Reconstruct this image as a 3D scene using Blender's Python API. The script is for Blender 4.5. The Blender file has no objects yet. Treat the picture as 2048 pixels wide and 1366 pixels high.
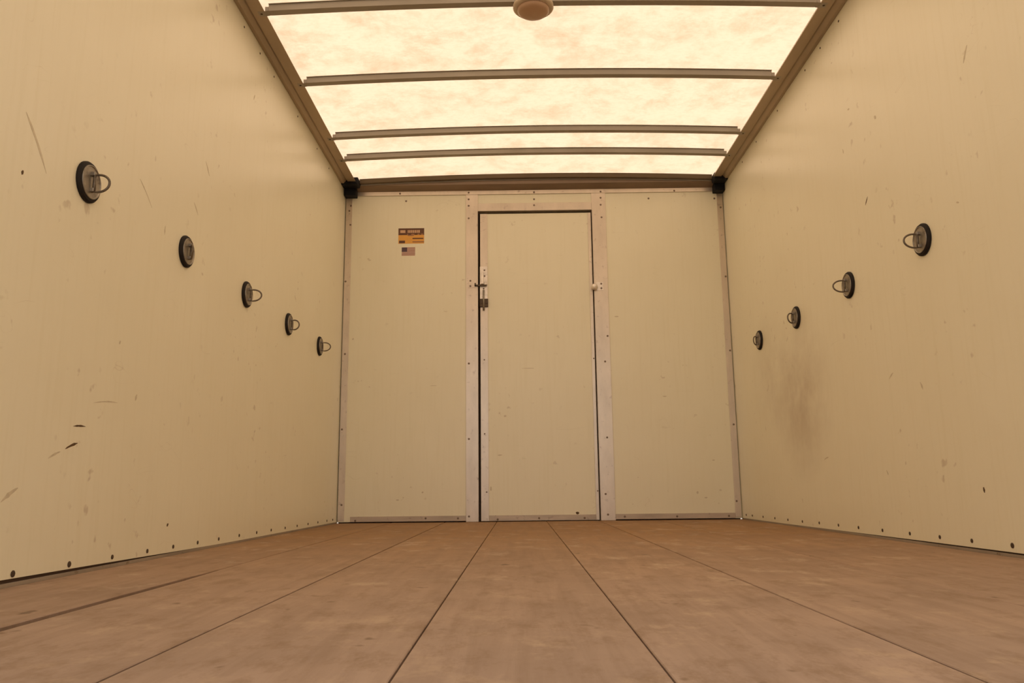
import bpy, bmesh, math, random
from mathutils import Vector, Matrix
random.seed(7)
scene = bpy.context.scene

# ------------------------------------------------------------------ camera, light, exposure
cam_d = bpy.data.cameras.new('camera')
cam = bpy.data.objects.new('camera', cam_d)
scene.collection.objects.link(cam)
scene.camera = cam
F_PX, PITCH, YAW, ROLL = 1597.9, 0.1813, -0.0077, -0.0109
CAM = Vector((-0.1102, -4.7543, 0.1921))
cam_d.sensor_width = 36.0
cam_d.lens = F_PX / 2048 * 36
cam_d.clip_start = 0.01
fw = Vector((math.sin(YAW)*math.cos(PITCH), math.cos(YAW)*math.cos(PITCH), math.sin(PITCH)))
rt = Vector((math.cos(YAW), -math.sin(YAW), 0))
up = rt.cross(fw)
r1 = rt*math.cos(ROLL) + up*math.sin(ROLL)
u1 = -rt*math.sin(ROLL) + up*math.cos(ROLL)
m = Matrix((r1, u1, -fw)).transposed().to_4x4()
m.translation = CAM
cam.matrix_world = m

scene.view_settings.view_transform = 'Standard'
scene.view_settings.look = 'None'
scene.view_settings.gamma = 1.0
scene.view_settings.use_curve_mapping = False
scene.view_settings.exposure = 0.05

world = bpy.data.worlds.new('world')
scene.world = world
world.use_nodes = True
wn = world.node_tree
bg = wn.nodes['Background']
bg.inputs['Color'].default_value = (1.0, 0.93, 0.90, 1)       # hazy bright sky, camera balanced warm
bg.inputs['Strength'].default_value = 1.2

sun_d = bpy.data.lights.new('sun', 'SUN')
sun_d.energy = 3.9
sun_d.angle = math.radians(1.0)
sun_d.color = (1.0, 0.84, 0.64)
sun = bpy.data.objects.new('sun', sun_d)
scene.collection.objects.link(sun)
sun.rotation_euler = Vector((0.12, 0.42, 1.0)).to_track_quat('Z', 'Y').to_euler()   # high, ahead of the truck

# ------------------------------------------------------------------ materials
def nodes_of(name):
    mt = bpy.data.materials.new(name)
    mt.use_nodes = True
    nt = mt.node_tree
    return mt, nt, nt.nodes['Principled BSDF']

def N(nt, kind, **kw):
    n = nt.nodes.new(kind)
    for k, v in kw.items():
        if k in n.inputs:
            n.inputs[k].default_value = v
        else:
            setattr(n, k, v)
    return n

def mixcol(nt, fac, a, b, mode='MIX'):
    n = nt.nodes.new('ShaderNodeMix')
    n.data_type = 'RGBA'; n.blend_type = mode
    for idx, v in ((0, fac), (6, a), (7, b)):
        if isinstance(v, (int, float)):
            n.inputs[idx].default_value = v
        elif isinstance(v, tuple):
            n.inputs[idx].default_value = (*v, 1) if len(v) == 3 else v
        else:
            nt.links.new(v, n.inputs[idx])
    return n.outputs[2]

def ramp(nt, src, p0, p1, c0=(0, 0, 0), c1=(1, 1, 1)):
    n = nt.nodes.new('ShaderNodeValToRGB')
    n.color_ramp.elements[0].position = p0; n.color_ramp.elements[0].color = (*c0, 1)
    n.color_ramp.elements[1].position = p1; n.color_ramp.elements[1].color = (*c1, 1)
    nt.links.new(src, n.inputs[0])
    return n.outputs[0]

def mapped(nt, scale=(1, 1, 1), loc=(0, 0, 0), coord='Object'):
    tc = nt.nodes.new('ShaderNodeTexCoord')
    mp = nt.nodes.new('ShaderNodeMapping')
    mp.inputs['Scale'].default_value = scale
    mp.inputs['Location'].default_value = loc
    nt.links.new(tc.outputs[coord], mp.inputs['Vector'])
    return mp.outputs['Vector']

def noise(nt, vec, scale, detail=4, rough=0.55, dist=0.0):
    n = N(nt, 'ShaderNodeTexNoise')
    n.inputs['Scale'].default_value = scale
    n.inputs['Detail'].default_value = detail
    n.inputs['Roughness'].default_value = rough
    n.inputs['Distortion'].default_value = dist
    nt.links.new(vec, n.inputs['Vector'])
    return n.outputs['Fac']

def bump(nt, b, src, strength, dist=0.002):
    n = nt.nodes.new('ShaderNodeBump')
    n.inputs['Strength'].default_value = strength
    n.inputs['Distance'].default_value = dist
    nt.links.new(src, n.inputs['Height'])
    nt.links.new(n.outputs[0], b.inputs['Normal'])

def make_wall_mat(name, smudge=None):
    mt, nt, b = nodes_of(name)
    v = mapped(nt)
    base = (0.905, 0.86, 0.665)
    big = noise(nt, v, 1.7, 4, 0.6)
    c = mixcol(nt, ramp(nt, big, 0.35, 0.7), base, (0.875, 0.825, 0.625))
    vs = mapped(nt, (60, 60, 3))
    st = noise(nt, vs, 1.0, 3, 0.6)
    c = mixcol(nt, ramp(nt, st, 0.5, 0.8), c, (0.865, 0.815, 0.61))
    # small dull specks of dirt
    sp = noise(nt, v, 26, 2, 0.5)
    msk = noise(nt, v, 3.1, 2, 0.5)
    s1 = ramp(nt, sp, 0.665, 0.74)
    s2 = ramp(nt, msk, 0.5, 0.62)
    k = mixcol(nt, 1.0, s1, s2, 'MULTIPLY')
    kk = N(nt, 'ShaderNodeMath', operation='MULTIPLY'); kk.inputs[1].default_value = 0.45
    nt.links.new(k, kk.inputs[0])
    c = mixcol(nt, kk.outputs[0], c, (0.45, 0.34, 0.22))
    # faint long hairline scratches
    wv = mapped(nt, (1, 2.2, 5.5), (3, 1, 2))
    sc = noise(nt, wv, 2.6, 1, 0.3, 1.2)
    a = N(nt, 'ShaderNodeMath', operation='SUBTRACT'); a.inputs[1].default_value = 0.5
    nt.links.new(sc, a.inputs[0])
    ab = N(nt, 'ShaderNodeMath', operation='ABSOLUTE'); nt.links.new(a.outputs[0], ab.inputs[0])
    line = ramp(nt, ab.outputs[0], 0.0, 0.004, (1, 1, 1), (0, 0, 0))
    brk = ramp(nt, noise(nt, v, 5.0, 2, 0.5), 0.56, 0.66)
    lm = mixcol(nt, 1.0, line, brk, 'MULTIPLY')
    lk = N(nt, 'ShaderNodeMath', operation='MULTIPLY'); lk.inputs[1].default_value = 0.28
    nt.links.new(lm, lk.inputs[0])
    c = mixcol(nt, lk.outputs[0], c, (0.45, 0.33, 0.2))
    if smudge:
        for (sx, sy, sz, rad, amt) in smudge:
            vm = mapped(nt, (1/rad, 1/rad, 1/rad), (-sx/rad, -sy/rad, -sz/rad))
            g = N(nt, 'ShaderNodeTexGradient', gradient_type='SPHERICAL')
            nt.links.new(vm, g.inputs[0])
            mm = N(nt, 'ShaderNodeMath', operation='MULTIPLY'); mm.inputs[1].default_value = amt
            nt.links.new(g.outputs['Fac'], mm.inputs[0])
            m2 = N(nt, 'ShaderNodeMath', operation='MULTIPLY')
            nt.links.new(mm.outputs[0], m2.inputs[0])
            nt.links.new(ramp(nt, noise(nt, v, 4, 4, 0.6), 0.3, 0.65), m2.inputs[1])
            c = mixcol(nt, m2.outputs[0], c, (0.45, 0.34, 0.22))
    nt.links.new(c, b.inputs['Base Color'])
    b.inputs['Roughness'].default_value = 0.32
    b.inputs['Specular IOR Level'].default_value = 0.5
    bump(nt, b, noise(nt, mapped(nt, (1, 1, 0.35)), 45, 3, 0.6), 0.12, 0.002)
    return mt

M = {}
M['wall'] = make_wall_mat('cream_panel')
M['wall_right'] = make_wall_mat('cream_panel_smudged', [(1.18, -1.10, 0.60, 0.42, 0.75), (1.18, -0.7, 0.75, 0.35, 0.4)])

def metal(name, col, metallic=0.35, rough=0.5, var=0.12, scale=(8, 8, 8), spec=0.4, dirt=None):
    mt, nt, b = nodes_of(name)
    v = mapped(nt, scale)
    n1 = noise(nt, v, 1.0, 5, 0.6)
    dark = tuple(x*(1-var*2) for x in col)
    c = mixcol(nt, ramp(nt, n1, 0.35, 0.7), col, dark)
    if dirt:
        n2 = noise(nt, mapped(nt), 30, 4, 0.7)
        c = mixcol(nt, ramp(nt, n2, 0.6, 0.75), c, dirt)
    nt.links.new(c, b.inputs['Base Color'])
    b.inputs['Metallic'].default_value = metallic
    b.inputs['Roughness'].default_value = rough
    b.inputs['Specular IOR Level'].default_value = spec
    bump(nt, b, noise(nt, mapped(nt, scale), 12, 2, 0.5), 0.05, 0.001)
    return mt

M['trim'] = metal('brushed_trim', (0.72, 0.62, 0.50), 0.6, 0.33, 0.07, (14, 14, 5), 0.4, (0.42, 0.33, 0.27))
M['rail'] = metal('roof_rail_metal', (0.46, 0.36, 0.25), 0.4, 0.42, 0.10, (5, 1.5, 5))
M['bow'] = metal('roof_bow_metal', (0.38, 0.34, 0.28), 0.35, 0.5, 0.10, (2, 6, 6))
M['header'] = metal('header_metal', (0.30, 0.215, 0.15), 0.3, 0.5, 0.12, (1.5, 8, 20))
M['steel'] = metal('zinc_steel', (0.38, 0.335, 0.27), 0.6, 0.42, 0.2, (50, 50, 50), 0.5, (0.10, 0.07, 0.05))
M['latch'] = metal('latch_metal', (0.92, 0.84, 0.74), 0.5, 0.3, 0.15, (40, 40, 40), 0.5, (0.3, 0.22, 0.16))
M['latch_dark'] = metal('latch_dark_metal', (0.10, 0.07, 0.045), 0.4, 0.5, 0.15, (40, 40, 40))
M['screw'] = metal('rusty_screw', (0.10, 0.065, 0.04), 0.2, 0.6, 0.2, (200, 200, 200))
M['rivet'] = metal('dull_rivet', (0.26, 0.19, 0.14), 0.3, 0.5, 0.15, (200, 200, 200))
M['sill'] = metal('sill_strip_metal', (0.60, 0.50, 0.40), 0.3, 0.45, 0.12, (5, 20, 20), 0.4, (0.3, 0.22, 0.16))
M['ring'] = metal('ring_wire_steel', (0.22, 0.18, 0.135), 0.6, 0.45, 0.2, (80, 80, 80))
M['lip'] = metal('header_metal_shaded', (0.20, 0.15, 0.095), 0.3, 0.5, 0.12, (1.5, 8, 20))  # same metal as the header, shade on the lip painted in as darker colour
M['base'] = metal('floor_edge_metal', (0.42, 0.35, 0.27), 0.25, 0.55, 0.15, (6, 3, 20), 0.3, (0.2, 0.14, 0.09))
M['gap'] = metal('dark_backing', (0.085, 0.05, 0.03), 0.0, 0.9, 0.1)
M['rubber'] = metal('black_rubber', (0.022, 0.017, 0.014), 0.0, 0.65, 0.15, (30, 30, 30), 0.2)
M['plastic_black'] = metal('black_plastic', (0.010, 0.010, 0.012), 0.0, 0.6, 0.1, (20, 20, 20), 0.2)
M['shell'] = metal('outer_shell_paint', (0.7, 0.7, 0.68), 0.0, 0.4, 0.05)
M['scuff'] = metal('scuff_dirt', (0.17, 0.11, 0.06), 0.0, 0.8, 0.2, (60, 60, 60), 0.1)
M['scuff_pale'] = metal('scuff_dirt_pale', (0.74, 0.66, 0.48), 0.0, 0.7, 0.1, (60, 60, 60), 0.2)

# floor planks
mt, nt, b = nodes_of('worn_plank')
oi = nt.nodes.new('ShaderNodeObjectInfo')
v = mapped(nt, (1, 1, 1))
# every board takes its own piece of the grain
geo = nt.nodes.new('ShaderNodeNewGeometry')
cmb = nt.nodes.new('ShaderNodeCombineXYZ')
rm = N(nt, 'ShaderNodeMath', operation='MULTIPLY'); rm.inputs[1].default_value = 37.0
nt.links.new(oi.outputs['Random'], rm.inputs[0]); nt.links.new(rm.outputs[0], cmb.inputs['Z'])
nt.links.new(rm.outputs[0], cmb.inputs['Y'])
va = nt.nodes.new('ShaderNodeVectorMath'); va.operation = 'ADD'
nt.links.new(geo.outputs['Position'], va.inputs[0]); nt.links.new(cmb.outputs[0], va.inputs[1])
def pmap(scale, loc=(0, 0, 0)):
    mp = nt.nodes.new('ShaderNodeMapping')
    mp.inputs['Scale'].default_value = scale; mp.inputs['Location'].default_value = loc
    nt.links.new(va.outputs[0], mp.inputs['Vector'])
    return mp.outputs['Vector']
v = pmap((1, 1, 1))
g1 = noise(nt, pmap((26, 1.6, 1)), 1.0, 6, 0.65, 0.4)
g2 = noise(nt, v, 3.2, 6, 0.65)
# board colour turns paler and greyer towards the rear door, browner up front
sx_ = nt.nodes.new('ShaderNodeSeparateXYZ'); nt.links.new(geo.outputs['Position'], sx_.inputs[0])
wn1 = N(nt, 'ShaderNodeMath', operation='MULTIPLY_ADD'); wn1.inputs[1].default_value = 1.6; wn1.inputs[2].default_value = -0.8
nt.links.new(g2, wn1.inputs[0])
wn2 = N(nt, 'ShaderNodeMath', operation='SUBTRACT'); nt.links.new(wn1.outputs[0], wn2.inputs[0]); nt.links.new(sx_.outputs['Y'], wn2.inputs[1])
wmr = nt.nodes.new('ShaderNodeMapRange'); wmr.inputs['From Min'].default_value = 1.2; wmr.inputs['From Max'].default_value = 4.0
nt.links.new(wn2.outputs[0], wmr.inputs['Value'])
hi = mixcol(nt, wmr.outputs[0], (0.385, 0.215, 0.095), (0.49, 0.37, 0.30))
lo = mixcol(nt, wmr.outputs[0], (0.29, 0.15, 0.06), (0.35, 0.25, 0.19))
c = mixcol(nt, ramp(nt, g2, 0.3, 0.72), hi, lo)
gm = N(nt, 'ShaderNodeMath', operation='MULTIPLY'); gm.inputs[1].default_value = 0.45
nt.links.new(ramp(nt, g1, 0.42, 0.75), gm.inputs[0])
c = mixcol(nt, gm.outputs[0], c, (0.20, 0.125, 0.078))
pale = noise(nt, pmap((1, 0.8, 1), (5, 3, 1)), 9, 5, 0.7)
pm = N(nt, 'ShaderNodeMath', operation='MULTIPLY'); pm.inputs[1].default_value = 0.7
nt.links.new(ramp(nt, pale, 0.55, 0.72), pm.inputs[0])
c = mixcol(nt, pm.outputs[0], c, (0.56, 0.42, 0.30))
spots = noise(nt, pmap((1, 0.8, 1), (1, 7, 1)), 21, 2, 0.5)
c = mixcol(nt, ramp(nt, spots, 0.70, 0.78), c, (0.17, 0.11, 0.07))
br = N(nt, 'ShaderNodeMath', operation='MULTIPLY'); br.inputs[1].default_value = 0.16
nt.links.new(oi.outputs['Random'], br.inputs[0])
c = mixcol(nt, br.outputs[0], c, (0.22, 0.15, 0.10))
drk = noise(nt, pmap((1.3, 0.7, 1), (9, 2, 4)), 13, 5, 0.75)
dm = N(nt, 'ShaderNodeMath', operation='MULTIPLY'); dm.inputs[1].default_value = 0.55
nt.links.new(ramp(nt, drk, 0.5, 0.68), dm.inputs[0])
c = mixcol(nt, dm.outputs[0], c, (0.23, 0.145, 0.085))
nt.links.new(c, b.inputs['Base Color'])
b.inputs['Roughness'].default_value = 0.62
b.inputs['Specular IOR Level'].default_value = 0.3
bump(nt, b, g1, 0.25, 0.002)
M['plank'] = mt

# translucent fibreglass roof
mt = bpy.data.materials.new('fibreglass_roof'); mt.use_nodes = True
nt = mt.node_tree
nt.nodes.remove(nt.nodes['Principled BSDF'])
v = mapped(nt)
n1 = noise(nt, v, 5.2, 8, 0.78, 0.2)
n2 = noise(nt, mapped(nt, (1, 2.2, 1)), 34, 4, 0.75)
c = mixcol(nt, ramp(nt, n1, 0.46, 0.72), (0.87, 0.705, 0.555), (0.55, 0.43, 0.29))
m2_ = N(nt, 'ShaderNodeMath', operation='MULTIPLY'); m2_.inputs[1].default_value = 0.5
nt.links.new(ramp(nt, n2, 0.45, 0.7), m2_.inputs[0])
c = mixcol(nt, m2_.outputs[0], c, (0.62, 0.51, 0.37))
tr = nt.nodes.new('ShaderNodeBsdfTranslucent'); df = nt.nodes.new('ShaderNodeBsdfDiffuse')
nt.links.new(c, tr.inputs['Color'])
df.inputs['Color'].default_value = (0.85, 0.80, 0.68, 1)
ms = nt.nodes.new('ShaderNodeMixShader'); ms.inputs[0].default_value = 0.42
nt.links.new(tr.outputs[0], ms.inputs[1]); nt.links.new(df.outputs[0], ms.inputs[2])
nt.links.new(ms.outputs[0], nt.nodes['Material Output'].inputs['Surface'])
M['roof'] = mt

mt, nt, b = nodes_of('lamp_lens')
c = mixcol(nt, noise(nt, mapped(nt), 30, 2), (0.52, 0.34, 0.22), (0.46, 0.29, 0.18))
nt.links.new(c, b.inputs['Base Color']); b.inputs['Roughness'].default_value = 0.35
M['lens'] = mt
mt, nt, b = nodes_of('lamp_rim')
c = mixcol(nt, noise(nt, mapped(nt), 30, 2), (0.62, 0.50, 0.36), (0.55, 0.43, 0.3))
nt.links.new(c, b.inputs['Base Color']); b.inputs['Roughness'].default_value = 0.4
b.inputs['Transmission Weight'].default_value = 0.0
M['lamp_rim'] = mt

def flat(name, col, rough=0.4):
    mt, nt, b = nodes_of(name)
    c = mixcol(nt, noise(nt, mapped(nt), 40, 3), col, tuple(x*0.88 for x in col))
    nt.links.new(c, b.inputs['Base Color'])
    b.inputs['Roughness'].default_value = rough
    return mt
M['stk_yellow'] = flat('sticker_amber', (0.84, 0.42, 0.07))
M['stk_dark'] = flat('sticker_dark_print', (0.13, 0.045, 0.012))
M['stk_brown'] = flat('sticker_faded_print', (0.42, 0.19, 0.07))
M['stk_pale'] = flat('sticker_pale_print', (0.72, 0.45, 0.26))
M['flag_white'] = flat('flag_white', (0.66, 0.52, 0.42))
M['flag_red'] = flat('flag_red', (0.42, 0.16, 0.12))
M['flag_blue'] = flat('flag_blue', (0.10, 0.05, 0.07))
M['asphalt'] = flat('asphalt', (0.22, 0.21, 0.20), 0.9)

# ------------------------------------------------------------------ mesh helpers
COL = scene.collection
def link(name, me, parent=None, loc=None):
    o = bpy.data.objects.new(name, me)
    COL.objects.link(o)
    if parent is not None: o.parent = parent
    if loc is not None: o.location = loc
    return o

def obj(name, bm, mat, parent=None, loc=None, smooth=False, bevel=0):
    bmesh.ops.recalc_face_normals(bm, faces=bm.faces)
    me = bpy.data.meshes.new(name)
    bm.to_mesh(me); bm.free()
    for mm_ in (mat if isinstance(mat, (list, tuple)) else [mat]): me.materials.append(mm_)
    if smooth:
        for p in me.polygons: p.use_smooth = True
    o = link(name, me, parent, loc)
    if bevel:
        md = o.modifiers.new('bevel', 'BEVEL'); md.width = bevel; md.segments = 2; md.limit_method = 'ANGLE'
    return o

def box(bm, x0, x1, y0, y1, z0, z1):
    vs = [bm.verts.new((x, y, z)) for x in (x0, x1) for y in (y0, y1) for z in (z0, z1)]
    for f in ((0, 1, 3, 2), (4, 6, 7, 5), (0, 4, 5, 1), (2, 3, 7, 6), (0, 2, 6, 4), (1, 5, 7, 3)):
        bm.faces.new([vs[i] for i in f])
    return vs

def boxes(*bs):
    bm = bmesh.new()
    for a in bs: box(bm, *a)
    return bm

def loft(bm, rings, closed=True, caps=True):
    R = [[bm.verts.new(p) for p in ring] for ring in rings]
    n = len(R[0])
    for a, b_ in zip(R, R[1:]):
        for i in range(n if closed else n-1):
            j = (i+1) % n
            bm.faces.new((a[i], a[j], b_[j], b_[i]))
    if caps and closed:
        bm.faces.new(R[0]); bm.faces.new(R[-1])

def tube(bm, pts, r, n=8, closed=False):
    pts = [Vector(p) for p in pts]
    rings = []
    L = len(pts)
    for i, p in enumerate(pts):
        a = pts[(i-1) % L] if (closed or i > 0) else p
        b_ = pts[(i+1) % L] if (closed or i < L-1) else p
        t = (b_-a).normalized()
        ref = Vector((0, 0, 1)) if abs(t.z) < 0.9 else Vector((1, 0, 0))
        # keep frames consistent for planar loops in the x-z plane
        ref = Vector((0, 1, 0)) if abs(t.y) < 0.9 else ref
        u = t.cross(ref).normalized(); w = t.cross(u).normalized()
        rings.append([p + (u*math.cos(k*2*math.pi/n) + w*math.sin(k*2*math.pi/n))*r for k in range(n)])
    if closed: rings.append(rings[0])
    loft(bm, rings, True, not closed)
    if closed: bmesh.ops.remove_doubles(bm, verts=bm.verts, dist=1e-6)

def lathe_x(bm, prof, n=40, cy=0, cz=0):
    """revolve (radius, x) profile about the x axis"""
    rings = [[(x, cy + r*math.cos(k*2*math.pi/n), cz + r*math.sin(k*2*math.pi/n)) for k in range(n)] for r, x in prof]
    loft(bm, rings)

def tag(o, label=None, cat=None, group=None, kind=None):
    if label: o['label'] = label
    if cat: o['category'] = cat
    if group: o['group'] = group
    if kind: o['kind'] = kind
    return o

def struct(name, bm, mat, **kw):
    return tag(obj(name, bm, mat, **kw), kind='structure')

def thing(name, label, cat, loc=(0, 0, 0), group=None):
    o = bpy.data.objects.new(name, None)
    COL.objects.link(o); o.location = loc
    o.empty_display_size = 0.05
    return tag(o, label, cat, group)

# ------------------------------------------------------------------ dimensions
HX = 1.18
REAR = -5.15
RAILZ = 2.037
SHEET = 2.076
ARCH = 0.024
def arch(x, z0, edge=HX-0.09):
    t = max(-1.0, min(1.0, x/edge))
    return z0 + ARCH*(1 - t*t)

# ------------------------------------------------------------------ floor
floor = struct('floor', boxes((-HX-0.03, HX+0.03, REAR, 0.03, -0.09, -0.028)), M['gap'])
seams = [-1.176, -0.861, -0.5487, -0.2457, 0.0427, 0.346, 0.6825, 0.985, 1.176]
gaps = [0.0, 0.0065, 0.0050, 0.0026, 0.0024, 0.0042, 0.0022, 0.0010, 0.0]
for i in range(8):
    x0 = seams[i] + gaps[i]/2; x1 = seams[i+1] - gaps[i+1]/2
    cxp = (x0+x1)/2
    bm = bmesh.new()
    # worn edge of the leftmost boards: gap opens towards the rear door
    ys = [REAR, -4.2, -3.6, -3.2, -2.95, -2.84, -2.7, -2.0, -1.0, -0.002]
    def wear(y):
        return 0.013 if y < -2.9 else (0.008 if y < -2.8 else 0.0)
    rings = []
    for y in ys:
        a = x0 - cxp; b_ = x1 - cxp
        if i == 1: a += wear(y)*0.7
        if i == 0: b_ -= wear(y)*0.5
        if i == 0 and -2.8 < y < -2.3: b_ += 0.001
        rings.append([(a, y+2.5, -0.028), (b_, y+2.5, -0.028), (b_, y+2.5, -0.0012), (b_-0.0012, y+2.5, 0), (a+0.0012, y+2.5, 0), (a, y+2.5, -0.0012)])
    loft(bm, rings)
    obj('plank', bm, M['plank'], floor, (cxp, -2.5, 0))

# ------------------------------------------------------------------ side walls
def side_wall(name, s, mat):
    bm = bmesh.new()
    x0, x1 = s*HX, s*(HX+0.03)
    ys = [REAR, -3.2, -2.7, -2.1, -1.5, 0.03]
    zb = ([0.017, 0.017, 0.014, 0.009, 0.007, 0.006] if s < 0 else [0.014, 0.013, 0.012, 0.011, 0.009, 0.006])
    rings = [[(x0, y, z), (x0, y, 2.075), (x1, y, 2.075), (x1, y, z)] for y, z in zip(ys, zb)]
    loft(bm, rings)
    return struct(name, bm, mat)
wall_left = side_wall('wall_left', -1, M['wall'])
wall_right = side_wall('wall_right', 1, M['wall_right'])
for nm, s in (('baseboard_left', -1), ('baseboard_right', 1)):
    bm = bmesh.new()
    box(bm, *sorted((s*(HX-0.003), s*(HX+0.0025))), REAR, 0.0, -0.027, 0.0075 if s > 0 else 0.008)
    struct(nm, bm, M['base'])
    bm = bmesh.new()
    box(bm, *sorted((s*(HX+0.004), s*(HX+0.028))), REAR, 0.0, -0.027, 0.02)
    obj('backing_strip', bm, M['gap'], bpy.data.objects[nm])
# outer skins of the truck body
for nm, s in (('trim_1', -1), ('trim_2', 1)):
    bm = bmesh.new(); box(bm, *sorted((s*(HX+0.031), s*(HX+0.05))), REAR, 0.10, -0.12, 2.10)
    struct(nm, bm, M['shell'])

# shared screw head, axis along +x, lying on a wall whose normal is +x
def screw_mesh(name, r, h, mat):
    bm = bmesh.new()
    n = 10
    rings = [[(x, rr*math.cos(k*2*math.pi/n), rr*math.sin(k*2*math.pi/n)) for k in range(n)] for rr, x in ((r, 0), (r*0.95, h*0.5), (r*0.5, h))]
    loft(bm, rings)
    bmesh.ops.recalc_face_normals(bm, faces=bm.faces)
    me = bpy.data.meshes.new(name); bm.to_mesh(me); bm.free(); me.materials.append(mat)
    return me
me_screw = screw_mesh('screw', 0.0075, 0.0025, M['screw'])
me_small = screw_mesh('small_screw', 0.0048, 0.002, M['screw'])
me_rivet = screw_mesh('rivet', 0.0062, 0.0025, M['rivet'])
def put(name, me, parent, loc, rot=(0, 0, 0), sc=1.0):
    o = link(name, me, parent, loc)
    o.rotation_euler = rot
    if sc != 1.0: o.scale = (1, sc, sc)
    return o
LN, RN, BN = (0, 0, 0), (0, 0, math.pi), (0, 0, -math.pi/2)
left_y = [-3.86, -3.63, -3.43, -3.232, -3.022, -2.808, -2.605, -2.405, -2.231, -2.041, -1.853, -1.643, -1.438, -1.246, -1.038, -0.84, -0.64, -0.44, -0.24, -0.1]
for i, y in enumerate(left_y):
    put('screw', me_screw, wall_left, (-HX, y, 0.0255 if y < -1.2 else 0.0245), LN, 1.0 if y < -2.7 else 0.85)
right_y = [-3.83, -3.62, -3.41, -3.2, -2.99, -2.79, -2.584, -2.393, -2.216, -2.024, -1.821, -1.616, -1.421, -1.21, -1.0, -0.8, -0.6, -0.4, -0.2, -0.08]
for y in right_y:
    put('screw', me_screw, wall_right, (HX, y, 0.0295 if y < -1.2 else 0.027), RN, 1.0 if y < -2.5 else 0.85)
for y in (-4.6, -4.0, -3.42, -2.85, -2.46, -2.07, -1.8746, -1.679, -1.4857, -1.1, -0.72, -0.45):
    put('screw', me_small, wall_left, (-HX, y, 2.000), LN)
for y in (-4.6, -4.0, -3.42, -2.85, -2.46, -2.05, -1.846, -1.6486, -1.4664, -1.079, -0.72, -0.45):
    put('screw', me_small, wall_right, (HX, y, 2.004), RN)

# scuffs and scratches: thin tapering smears lying on the walls
def scuff(parent, s, y, z, length, ang, width, mat='scuff'):
    bm = bmesh.new()
    n = 7; pts_t, pts_b = [], []
    ca, sa = math.cos(ang), math.sin(ang)
    for k in range(n+1):
        t = k/n; w = width*math.sin(math.pi*min(1, max(0, t*0.96+0.02)))**0.7*random.uniform(0.6, 1.1)
        l = (t-0.5)*length; bend = 0.03*length*math.sin(t*3)
        for lst, sg in ((pts_t, 0.5), (pts_b, -0.5)):
            p = (l, bend + sg*w)
            lst.append((0, p[0]*ca - p[1]*sa, p[0]*sa + p[1]*ca))
    ring = pts_t + pts_b[::-1]
    loft(bm, [[(s*-0.0001, p[1], p[2]) for p in ring], [(s*-0.0004, p[1], p[2]) for p in ring]])
    obj('scuff_mark', bm, M[mat], parent, (s*HX, y, z))
# (positions read off the two side walls)
for a in [(-2.815, 0.3505, 0.055, 0.05, 0.006, 'scuff'), (-2.842, 0.302, 0.055, 0.30, 0.008, 'scuff'), (-2.91, 0.278, 0.05, 0.35, 0.006, 'scuff_pale'),
          (-3.127, 0.876, 0.012, 1.2, 0.009, 'scuff'), (-2.146, 1.293, 0.055, -0.8, 0.009, 'scuff_pale'), (-2.435, 0.975, 0.03, 1.5, 0.007, 'scuff_pale'),
          (-2.652, 0.588, 0.012, 1.0, 0.009, 'scuff_pale'), (-2.539, 0.452, 0.02, 1.2, 0.01, 'scuff_pale'), (-2.281, 0.093, 0.014, 0.5, 0.009, 'scuff'),
          (-3.09, 0.96, 0.14, -0.85, 0.009, 'scuff_pale'), (-3.06, 0.189, 0.06, 0.5, 0.012, 'scuff_pale'), (-2.22, 1.12, 0.05, -0.7, 0.006, 'scuff_pale'),
          (-2.57, 1.04, 0.10, -0.6, 0.005, 'scuff_pale'), (-1.72, 1.78, 0.03, 1.1, 0.01, 'scuff_pale'), (-2.7, 0.42, 0.12, 0.1, 0.004, 'scuff_pale')]:
    scuff(wall_left, -1, *a)
for a in [(-1.779, 1.483, 0.022, 1.3, 0.010, 'scuff_pale'), (-1.94, 1.218, 0.035, -0.8, 0.009, 'scuff'), (-2.483, 0.1725, 0.016, 1.4, 0.011, 'scuff'),
          (-2.517, 0.999, 0.014, 0.4, 0.008, 'scuff_pale'), (-1.902, 0.231, 0.02, 1.0, 0.008, 'scuff_pale'), (-2.64, 1.40, 0.05, -1.0, 0.010, 'scuff_pale'),
          (-2.068, 1.485, 0.02, 0.8, 0.012, 'scuff_pale'), (-1.35, 0.30, 0.05, -0.2, 0.008, 'scuff_pale'), (-2.2, 0.5, 0.03, 1.1, 0.008, 'scuff_pale'),
          (-2.0, 0.56, 0.04, -0.5, 0.006, 'scuff_pale'), (-1.86, 1.62, 0.02, 0.3, 0.008, 'scuff_pale')]:
    scuff(wall_right, 1, *a)

# ------------------------------------------------------------------ front bulkhead with door
DL, DR, DT = -0.350, 0.357, 1.890        # door opening
wall_front = struct('wall_front', boxes((-HX, HX, 0.05, 0.10, -0.1, 2.1)), M['gap'])
obj('panel', boxes((-HX+0.005, -0.40, 0.0, 0.018, 0.006, 2.06)), M['wall'], wall_front)
obj('panel', boxes((0.40, HX-0.005, 0.0, 0.018, 0.006, 2.06)), M['wall'], wall_front)
obj('panel', boxes((-0.3995, 0.3995, 0.0, 0.018, DT+0.01, 2.06)), M['wall'], wall_front)

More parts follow.
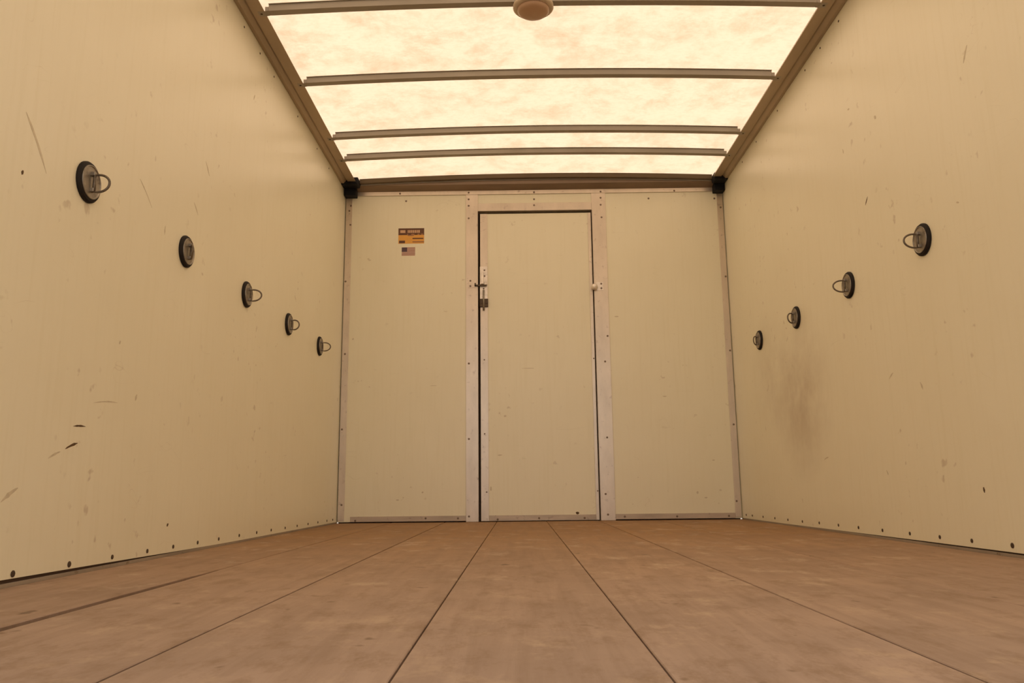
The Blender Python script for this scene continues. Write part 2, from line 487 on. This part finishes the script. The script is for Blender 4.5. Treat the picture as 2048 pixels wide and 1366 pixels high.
def trim(name, bs, bevel=0.0008, mat='trim'):
    return struct(name, boxes(*bs), M[mat], bevel=bevel)
post_l = trim('trim_3', [(-0.4255, DL, -0.004, 0.0, 0.001, 2.0), (DL-0.003, DL, -0.004, 0.045, 0.001, DT)])
post_r = trim('trim_4', [(DR, 0.4445, -0.004, 0.0, 0.001, 2.0), (DR, DR+0.003, -0.004, 0.045, 0.001, DT)])
jamb = trim('trim_5', [(DL+0.0005, DR-0.0005, -0.0035, 0.0, DT, 1.942), (DL, DR, -0.0035, 0.045, DT, DT+0.003)])
top_strip = trim('trim_6', [(-HX+0.06, HX-0.05, -0.0062, -0.0042, 2.000, 2.045)])
cor_l = trim('trim_7', [(-HX+0.005, -1.136, -0.003, 0.0, 0.012, 1.99)])
cor_r = trim('trim_8', [(1.139, HX-0.005, -0.003, 0.0, 0.012, 1.99)])
base_l = trim('trim_9', [(-1.10, -0.427, -0.005, 0.0, 0.007, 0.037)], mat='sill')
base_r = trim('trim_10', [(0.446, 1.138, -0.005, 0.0, 0.007, 0.037)], mat='sill')
for z in (2.013, 1.970, 1.9275, 1.846, 0.932, 0.480, 0.032):
    put('rivet', me_rivet, post_l if z < 2 else top_strip, (-0.408, -0.004 if z < 2 else -0.0062, z), BN)
for x, z in ((0.417, 2.008), (0.416, 1.968), (0.415, 1.9225), (0.418, 1.841), (0.4316, 1.09), (0.4115, 0.934), (0.409, 0.48), (0.390, 0.152), (0.400, 0.0344)):
    put('rivet', me_rivet, post_r if z < 2 else top_strip, (x, -0.004 if z < 2 else -0.0062, z), BN)
for x, z, p in ((0.001, 2.010, top_strip), (0.0005, 1.966, wall_front), (0, 1.926, jamb), (0.8765, 2.0075, top_strip), (-0.838, 2.0125, top_strip), (0.7154, 1.961, wall_front), (-0.80, 1.965, wall_front), (1.125, 1.955, wall_front)):
    put('rivet', me_rivet, p, (x, {wall_front: 0.0, jamb: -0.0035, top_strip: -0.0062}[p], z), BN)
for x, z in ((-1.1447, 1.938), (-1.1533, 1.905), (-1.1446, 1.814), (-1.165, 1.451), (-1.157, 0.999), (-1.1625, 0.545), (-1.153, 0.105)):
    put('rivet', me_rivet, cor_l, (x, -0.003, z), BN)
for x, z in ((1.160, 1.895), (1.1655, 1.452), (1.165, 0.992), (1.160, 0.548), (1.150, 0.1035)):
    put('rivet', me_rivet, cor_r, (x, -0.003, z), BN)
for x, z in ((-1.07, 0.014), (-0.66, 0.024), (-0.472, 0.022)):
    put('screw', me_rivet, base_l, (x, -0.005, z), BN)
for x, z in ((0.497, 0.022), (0.80, 0.020), (1.10, 0.020)):
    put('screw', me_rivet, base_r, (x, -0.005, z), BN)

# the door: panel, metal edge strips, bottom rail, slide latch
door = struct('door_1', boxes((DL+0.013, DR-0.006, 0.010, 0.04, 0.004, DT-0.013)), M['wall'])
obj('edge_strip', boxes((DL+0.012, -0.292, 0.0065, 0.0098, 0.004, DT-0.013)), M['trim'], door, bevel=0.0006)
obj('edge_strip', boxes((0.333, DR-0.0055, 0.0065, 0.0098, 0.004, DT-0.013)), M['trim'], door, bevel=0.0006)
obj('bottom_rail', boxes((-0.2915, 0.3325, 0.0065, 0.0098, 0.004, 0.036)), M['sill'], door, bevel=0.0006)
for x, z in ((-0.315, 0.955), (-0.315, 0.51), (-0.305, 0.17), (0.345, 0.17), (0.345, 0.955)):
    put('rivet', me_rivet, door, (x, 0.0065, z), BN, 0.75)
for x, z in ((-0.2915+0.05, 0.013), (0.265, 0.016), (0.0, 0.018)):
    put('screw', me_rivet, door, (x, 0.0065, z), BN)
# latch on the left stile
lt = obj('latch', boxes((-0.340, -0.293, 0.001, 0.0064, 1.422, 1.535), (-0.340, -0.293, 0.001, 0.0064, 1.330, 1.412)), M['latch'], door, bevel=0.001)
bm = bmesh.new()
box(bm, -0.334, -0.316, -0.014, 0.0009, 1.422, 1.500)
box(bm, -0.311, -0.300, -0.010, 0.0009, 1.405, 1.440)
obj('latch_lever', bm, M['latch'], lt, bevel=0.002)
obj('latch_arm', boxes((-0.372, -0.297, -0.014, -0.008, 1.408, 1.418), (-0.372, -0.364, -0.014, -0.0045, 1.408, 1.428)), M['latch_dark'], lt, bevel=0.001)
obj('keeper', boxes((-0.341, -0.323, -0.008, 0.0062, 1.300, 1.330), (-0.312, -0.290, -0.008, 0.0062, 1.300, 1.330), (-0.341, -0.290, -0.006, 0.0062, 1.280, 1.302)), M['latch_dark'], lt, bevel=0.001)
bm = bmesh.new()
tube(bm, [(-0.317, -0.004, 1.385), (-0.317, -0.004, 1.258)], 0.006, 10)
obj('bolt', bm, M['steel'], lt, smooth=True)
for x, z in ((-0.312, 1.512), (-0.312, 1.475), (-0.317, 1.395)):
    put('screw', me_rivet, lt, (x, 0.001, z), BN, 0.9)

catch = thing('latch_catch', 'small riveted metal catch on the post left of the door, beside the latch', 'catch', (-0.39, -0.004, 1.425))
obj('plate', boxes((-0.020, 0.030, -0.0022, 0.0, -0.026, 0.024)), M['trim'], catch, bevel=0.0008)
for dz in (0.019, -0.014):
    put('rivet', me_rivet, catch, (-0.008, -0.0022, dz), BN)

stop = thing('door_holder', 'small metal holder with a rounded knob at the right edge of the door', 'door holder', (0.385, -0.004, 1.395))
obj('plate', boxes((-0.012, 0.030, -0.002, 0.0, -0.022, 0.030)), M['latch'], stop, bevel=0.0008)
bm = bmesh.new()
prof = [(0.0, 0.011), (0.006, 0.017), (0.016, 0.019), (0.024, 0.014), (0.028, 0.002)]
rings = [[(-0.024 + r*math.cos(k*math.pi/8), -y, -0.002 + r*1.15*math.sin(k*math.pi/8)) for k in range(16)] for y, r in prof]
loft(bm, rings)
obj('knob', bm, M['latch'], stop, smooth=True)
for dz in (0.020, -0.008):
    put('screw', me_rivet, stop, (0.018, -0.002, dz), BN)

# marks on the bulkhead
def fmark(x, z, w, h, mat='scuff_pale'):
    bm = bmesh.new(); n = 9
    pts = [(w/2*math.cos(k*2*math.pi/n)*random.uniform(0.7, 1.1), h/2*math.sin(k*2*math.pi/n)*random.uniform(0.7, 1.1)) for k in range(n)]
    loft(bm, [[(p[0], -0.0001, p[1]) for p in pts], [(p[0], -0.0005, p[1]) for p in pts]])
    obj('scuff_mark', bm, M[mat], wall_front, (x, 0, z))
for a in ((-1.111, 1.091, .012, .012), (0.49, 1.21, .03, .008), (0.926, 0.1545, .014, .016), (0.974, 0.125, .02, .01), (-0.68, 0.172, .012, .012), (-0.826, 0.13, .02, .008), (-0.62, 0.8, .05, .004), (0.76, 0.72, .03, .006), (1.03, 0.34, .02, .008)):
    fmark(*a)
for x, z, w, h, mt_ in ((0.2234, 0.045, 0.022, 0.020, 'scuff'), (-0.193, 0.614, 0.02, 0.012, 'scuff_pale'), (-0.225, 0.384, 0.03, 0.008, 'scuff_pale'), (-0.28, 0.19, 0.012, 0.03, 'scuff_pale'), (-0.05, 0.9, 0.08, 0.004, 'scuff_pale')):
    bm = bmesh.new(); n = 9
    pts = [(w/2*math.cos(k*2*math.pi/n)*random.uniform(0.7, 1.1), h/2*math.sin(k*2*math.pi/n)*random.uniform(0.7, 1.1)) for k in range(n)]
    loft(bm, [[(p[0], -0.0001, p[1]) for p in pts], [(p[0], -0.0005, p[1]) for p in pts]])
    obj('scuff_mark', bm, M[mt_], door, (x, 0.010, z))

# ------------------------------------------------------------------ roof
bm = bmesh.new()
nx, ny = 40, 30
grid = []
for j in range(ny+1):
    y = REAR + (0.10-REAR)*j/ny
    row = []
    for i in range(nx+1):
        x = -HX-0.05 + (2*HX+0.10)*i/nx
        row.append(bm.verts.new((x, y, arch(x, SHEET) + 0.0012*math.sin(x*7+y*3)*max(0, 1-abs(x)/HX))))
    grid.append(row)
for j in range(ny):
    for i in range(nx):
        bm.faces.new((grid[j][i], grid[j][i+1], grid[j+1][i+1], grid[j+1][i]))
ceiling = struct('ceiling', bm, M['roof'], smooth=True)

# side rails of the roof
def rail(name, s):
    prof = [(0.0005, 2.034), (0.016, 2.032), (0.034, 2.051), (0.038, 2.052), (0.041, 2.044), (0.0885, 2.044), (0.0890, 2.046), (0.074, 2.074), (0.0005, 2.074)]
    bm = bmesh.new()
    loft(bm, [[(s*(HX-d), y, z) for d, z in prof] for y in (REAR, -0.141)])
    return struct(name, bm, M['rail'])
rail_l = rail('trim_11', -1)
rail_r = rail('trim_12', 1)

# roof bows: bent hat sections, their end tabs screwed under the rails
bow_y = [-0.436, -0.722, -1.3076, -1.8759, -2.46, -3.04, -3.62, -4.2, -4.78]
names = ['curved grey roof bow nearest the brown header beam', 'second curved grey roof bow from the brown header beam', 'third curved grey roof bow from the brown header beam', 'curved grey roof bow at the top edge, behind the round dome light',
         'curved roof bow above the photographer, first behind the dome light', 'curved roof bow, second behind the dome light', 'curved roof bow, third behind the dome light', 'curved roof bow, fourth behind the dome light', 'curved roof bow by the rear opening']
XE = HX-0.105
def bow_meshes():
    bm = bmesh.new()
    # cross-section: (y, z up from the bottom web), far edge at y = 0
    sec = [(0.007, 0.0275), (0.007, 0.026), (0.001, 0.0255), (0.0, 0.0), (-0.033, 0.0), (-0.034, 0.0255), (-0.040, 0.026), (-0.040, 0.0275)]
    rings = []
    n = 28
    for i in range(n+1):
        x = -XE + 2*XE*i/n
        rings.append([(x, y, arch(x, 2.0465)-2.0465 + z) for y, z in sec])
    loft(bm, rings)
    return bm
def tab_mesh(s):
    bm = bmesh.new()
    zz = arch(XE, 2.0465) - 2.0465
    pts = [(XE+0.0005, zz), (HX-0.088, -0.003), (HX-0.062, -0.0032)]
    lo = [[(s*x, -0.001, z), (s*x, -0.034, z), (s*x, -0.034, z+0.010 if k == 0 else z+0.0006), (s*x, -0.001, z+0.010 if k == 0 else z+0.0006)] for k, (x, z) in enumerate(pts)]
    loft(bm, lo)
    # upstand between tab and rail
    a, b_ = sorted((s*(XE+0.0008), s*(HX-0.091)))
    box(bm, a, b_, -0.033, -0.002, 0.002, 0.018)
    return bm
first = None
for i, y in enumerate(bow_y):
    if first is None:
        t = thing('roof_bow', names[0], 'roof bow', (0, y, 2.0465), 'roof bows under the translucent roof')
        obj('channel', bow_meshes(), M['bow'], t)
        for s in (-1, 1):
            obj('end_tab', tab_mesh(s), M['bow'], t)
            put('screw', me_small, t, (s*(HX-0.073), -0.017, -0.0032), (0, math.pi/2, 0))
        first = t
    else:
        t = first.copy(); COL.objects.link(t); t.location = (0, y, 2.0465); t['label'] = names[i]
        for ch in list(first.children):
            c_ = ch.copy(); COL.objects.link(c_); c_.parent = t

# header beam over the bulkhead
hdr = thing('header_beam', 'wide brown metal header beam across the top of the front wall', 'beam', (0, 0, 2.03))
HB = 1.075
def hdr_part(sec, x0=-HB, x1=HB+0.020, n=28):
    bm = bmesh.new()
    rings = []
    for i in range(n+1):
        x = x0 + (x1-x0)*i/n
        a = arch(x, 0)
        rings.append([(x, y, z + (a if f_ else 0) - 2.03) for y, z, f_ in sec])
    loft(bm, rings)
    return bm
obj('web', hdr_part([(-0.0065, 2.025, 0), (-0.060, 2.046, 0), (-0.062, 2.066, 1), (-0.0065, 2.066, 1)], -1.103, 1.113), M['header'], hdr)
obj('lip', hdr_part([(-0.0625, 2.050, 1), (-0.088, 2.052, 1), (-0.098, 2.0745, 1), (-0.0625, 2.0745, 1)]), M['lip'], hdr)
obj('bead', hdr_part([(-0.0625, 2.0445, 1), (-0.067, 2.0445, 1), (-0.067, 2.0495, 1), (-0.0625, 2.0495, 1)]), M['bow'], hdr)

# black corner castings where rail, header and corner trim meet
def corner(label, s, wide):
    t = thing('corner_bracket', label, 'bracket', (s*HX, 0, 2.03), None)
    bm = bmesh.new()
    box(bm, *sorted((-s*0.002, -s*(0.076 if wide else 0.066))), -0.0625, -0.0005, -0.045, 0.0435)
    obj('body', bm, M['plastic_black'], t, bevel=0.004)
    bm = bmesh.new()
    box(bm, *sorted((-s*0.0005, -s*(0.104 if wide else 0.082))), -0.1405, -0.0630, -0.004, 0.043)
    obj('cap', bm, M['plastic_black'], t, bevel=0.006)
    return t
corner('black corner bracket at the upper left of the front wall', -1, True)
corner('black corner bracket at the upper right of the front wall', 1, False)

# dome light
lamp = thing('dome_light', 'round dome light with a brown lens on a roof bow', 'light', (-0.034, -1.89, 2.066))
def lathe_z(prof, n=40):
    bm = bmesh.new()
    loft(bm, [[(r*math.cos(k*2*math.pi/n), r*math.sin(k*2*math.pi/n), z) for k in range(n)] for r, z in prof])
    return bm
obj('rim', lathe_z([(0.074, 0.0), (0.080, -0.003), (0.080, -0.013), (0.074, -0.018), (0.064, -0.019)]), M['lamp_rim'], lamp, smooth=True)
obj('lens', lathe_z([(0.0635, -0.0185), (0.062, -0.026), (0.054, -0.034), (0.038, -0.039), (0.018, -0.0415), (0.002, -0.042)]), M['lens'], lamp, smooth=True)

# ------------------------------------------------------------------ tie-down rings
def ring_pts(h=0.045, d=0.040):
    """D loop in the x-z plane, hinge bar on the z axis, bow of the D at +x"""
    pts = []
    n = 14
    for k in range(n+1):
        a = -math.pi/2 + math.pi*k/n
        pts.append((0.010 + (d-0.010)*math.cos(a), 0, h/2*math.sin(a)))
    pts += [(0.0, 0, h/2*0.97), (-0.002, 0, 0), (0.0, 0, -h/2*0.97)]
    return pts
def tie_down(label, s, y, z, swing, d=0.040):
    t = thing('tie_down_ring', label, 'tie-down ring', (s*HX, y, z), 'recessed tie-down rings on the side walls')
    t.rotation_euler = (0, 0, 0 if s < 0 else math.pi)
    bm = bmesh.new()
    lathe_x(bm, [(0.052, 0.0002), (0.052, 0.005), (0.0485, 0.0095), (0.043, 0.0110)])
    obj('gasket', bm, M['rubber'], t, smooth=False)
    bm = bmesh.new()
    lathe_x(bm, [(0.0428, 0.0111), (0.0422, 0.0132), (0.0405, 0.0134), (0.038, 0.0100), (0.034, 0.0095), (0.032, 0.0065), (0.027, 0.0060), (0.025, 0.0045), (0.016, 0.0040), (0.013, 0.0075), (0.001, 0.0080)])
    pan = obj('pan', bm, M['steel'], t, smooth=False)
    for zz in (0.021, -0.021):
        obj('hinge_lug', boxes((0.0050, 0.0205, -0.006, 0.006, zz-0.0050, zz+0.0050)), M['steel'], t, bevel=0.0015)
    for (yy, zz) in ((0.022, 0.022), (-0.022, 0.022), (0.022, -0.022), (-0.022, -0.022)):
        put('screw', me_small, t, (0.0050, yy, zz), LN, 0.8)
    bm = bmesh.new()
    tube(bm, ring_pts(d=d), 0.0031, 8, True)
    r = obj('ring', bm, M['ring'], t, (0.0195, 0, -0.004), smooth=True)
    bm = bmesh.new()
    tube(bm, [(0.0185, 0, -0.026), (0.0185, 0, 0.020)], 0.0042, 10)
    obj('hinge_pin', bm, M['ring'], t, smooth=True)
    sw = -math.radians(swing)
    r.rotation_euler = (0, 0, sw if s < 0 else -sw)
RZ = 0.9532
lefts = [(-2.876, 2, 0.038, 'steel tie-down ring on the left wall, nearest and largest of its row'),
         (-2.281, 62, 0.038, 'tie-down ring on the left wall, second from the left, ring folded flat'),
         (-1.700, 0, 0.042, 'tie-down ring in the middle of the five on the left wall'),
         (-1.119, 8, 0.034, 'tie-down ring on the left wall, second from the front corner'),
         (-0.534, 0, 0.042, 'farthest small tie-down ring on the left wall, beside the front corner')]
rights = [(-2.305, 4, 0.044, 'round steel tie-down ring on the right wall, nearest and largest of its row'),
          (-1.727, 0, 0.044, 'tie-down ring on the right wall, second from the right'),
          (-1.127, 35, 0.036, 'tie-down ring on the right wall, second from the front corner'),
          (-0.552, 48, 0.034, 'farthest small tie-down ring on the right wall, beside the front corner')]
for y, sw, d, lb in lefts: tie_down(lb, -1, y, RZ, sw, d)
for y, sw, d, lb in rights: tie_down(lb, 1, y, RZ, sw, d)

# ------------------------------------------------------------------ stickers
def sticker_rect(parent, name, x0, x1, z0, z1, layer, mat):
    bm = bmesh.new(); box(bm, x0, x1, -0.0004-0.0003*layer, -0.0001-0.0003*(layer), z0, z1)
    return obj(name, bm, M[mat], parent)
st = thing('warning_sticker', 'small amber and dark printed sticker on the front wall, left of the door', 'sticker', (-0.765, 0, 1.737))
sticker_rect(st, 'backing', -0.080, 0.080, -0.049, 0.050, 0, 'stk_yellow')
W_, H_ = 0.16, 0.099
def sp(name, u0, v0, u1_, v1, mat, layer=1):   # fractions across / down the sticker
    return sticker_rect(st, name, -0.08+W_*u0, -0.08+W_*u1_, 0.05-H_*v1, 0.05-H_*v0, layer, mat)
sp('print_band', 0.0, 0.0, 1.0, 0.44, 'stk_dark')
sp('print_box', 0.07, 0.12, 0.27, 0.30, 'stk_pale', 2)
for k, (a, b_) in enumerate(((0.36, 0.40), (0.42, 0.47), (0.49, 0.54), (0.56, 0.61), (0.63, 0.68), (0.70, 0.75), (0.77, 0.83))):
    sp('print_stroke', a, 0.12, b_, 0.30, 'stk_pale', 2)
for a, b_ in ((0.34, 0.38), (0.50, 0.62), (0.74, 0.82), (0.88, 0.97)):
    sp('print_stroke', a, 0.36, b_, 0.44, 'stk_brown', 2)
sp('print_band', 0.55, 0.63, 0.97, 0.71, 'stk_dark')
sp('print_band', 0.55, 0.85, 1.0, 0.93, 'stk_brown')
sp('print_band', 0.03, 0.80, 0.26, 0.97, 'stk_dark')
sp('print_band', 0.36, 0.44, 0.60, 0.50, 'stk_brown')

fl = thing('flag_sticker', 'tiny faded striped flag sticker under the amber sticker', 'sticker', (-0.7815, 0, 1.6375))
sticker_rect(fl, 'backing', -0.0415, 0.0415, -0.0265, 0.0265, 0, 'flag_white')
hstr = 0.053/13
for k in range(7):
    z1 = 0.0265 - 2*k*hstr
    sticker_rect(fl, 'stripe', -0.0415, 0.0415, z1-hstr, z1, 1, 'flag_red')
sticker_rect(fl, 'canton', -0.0415, -0.0080, 0.0265-7*hstr, 0.0265, 2, 'flag_blue')

# ------------------------------------------------------------------ ground outside the rear opening
bm = bmesh.new()
box(bm, -40, 40, -60, 40, -1.30, -1.05)
tag(obj('ground', bm, M['asphalt']), kind='structure')
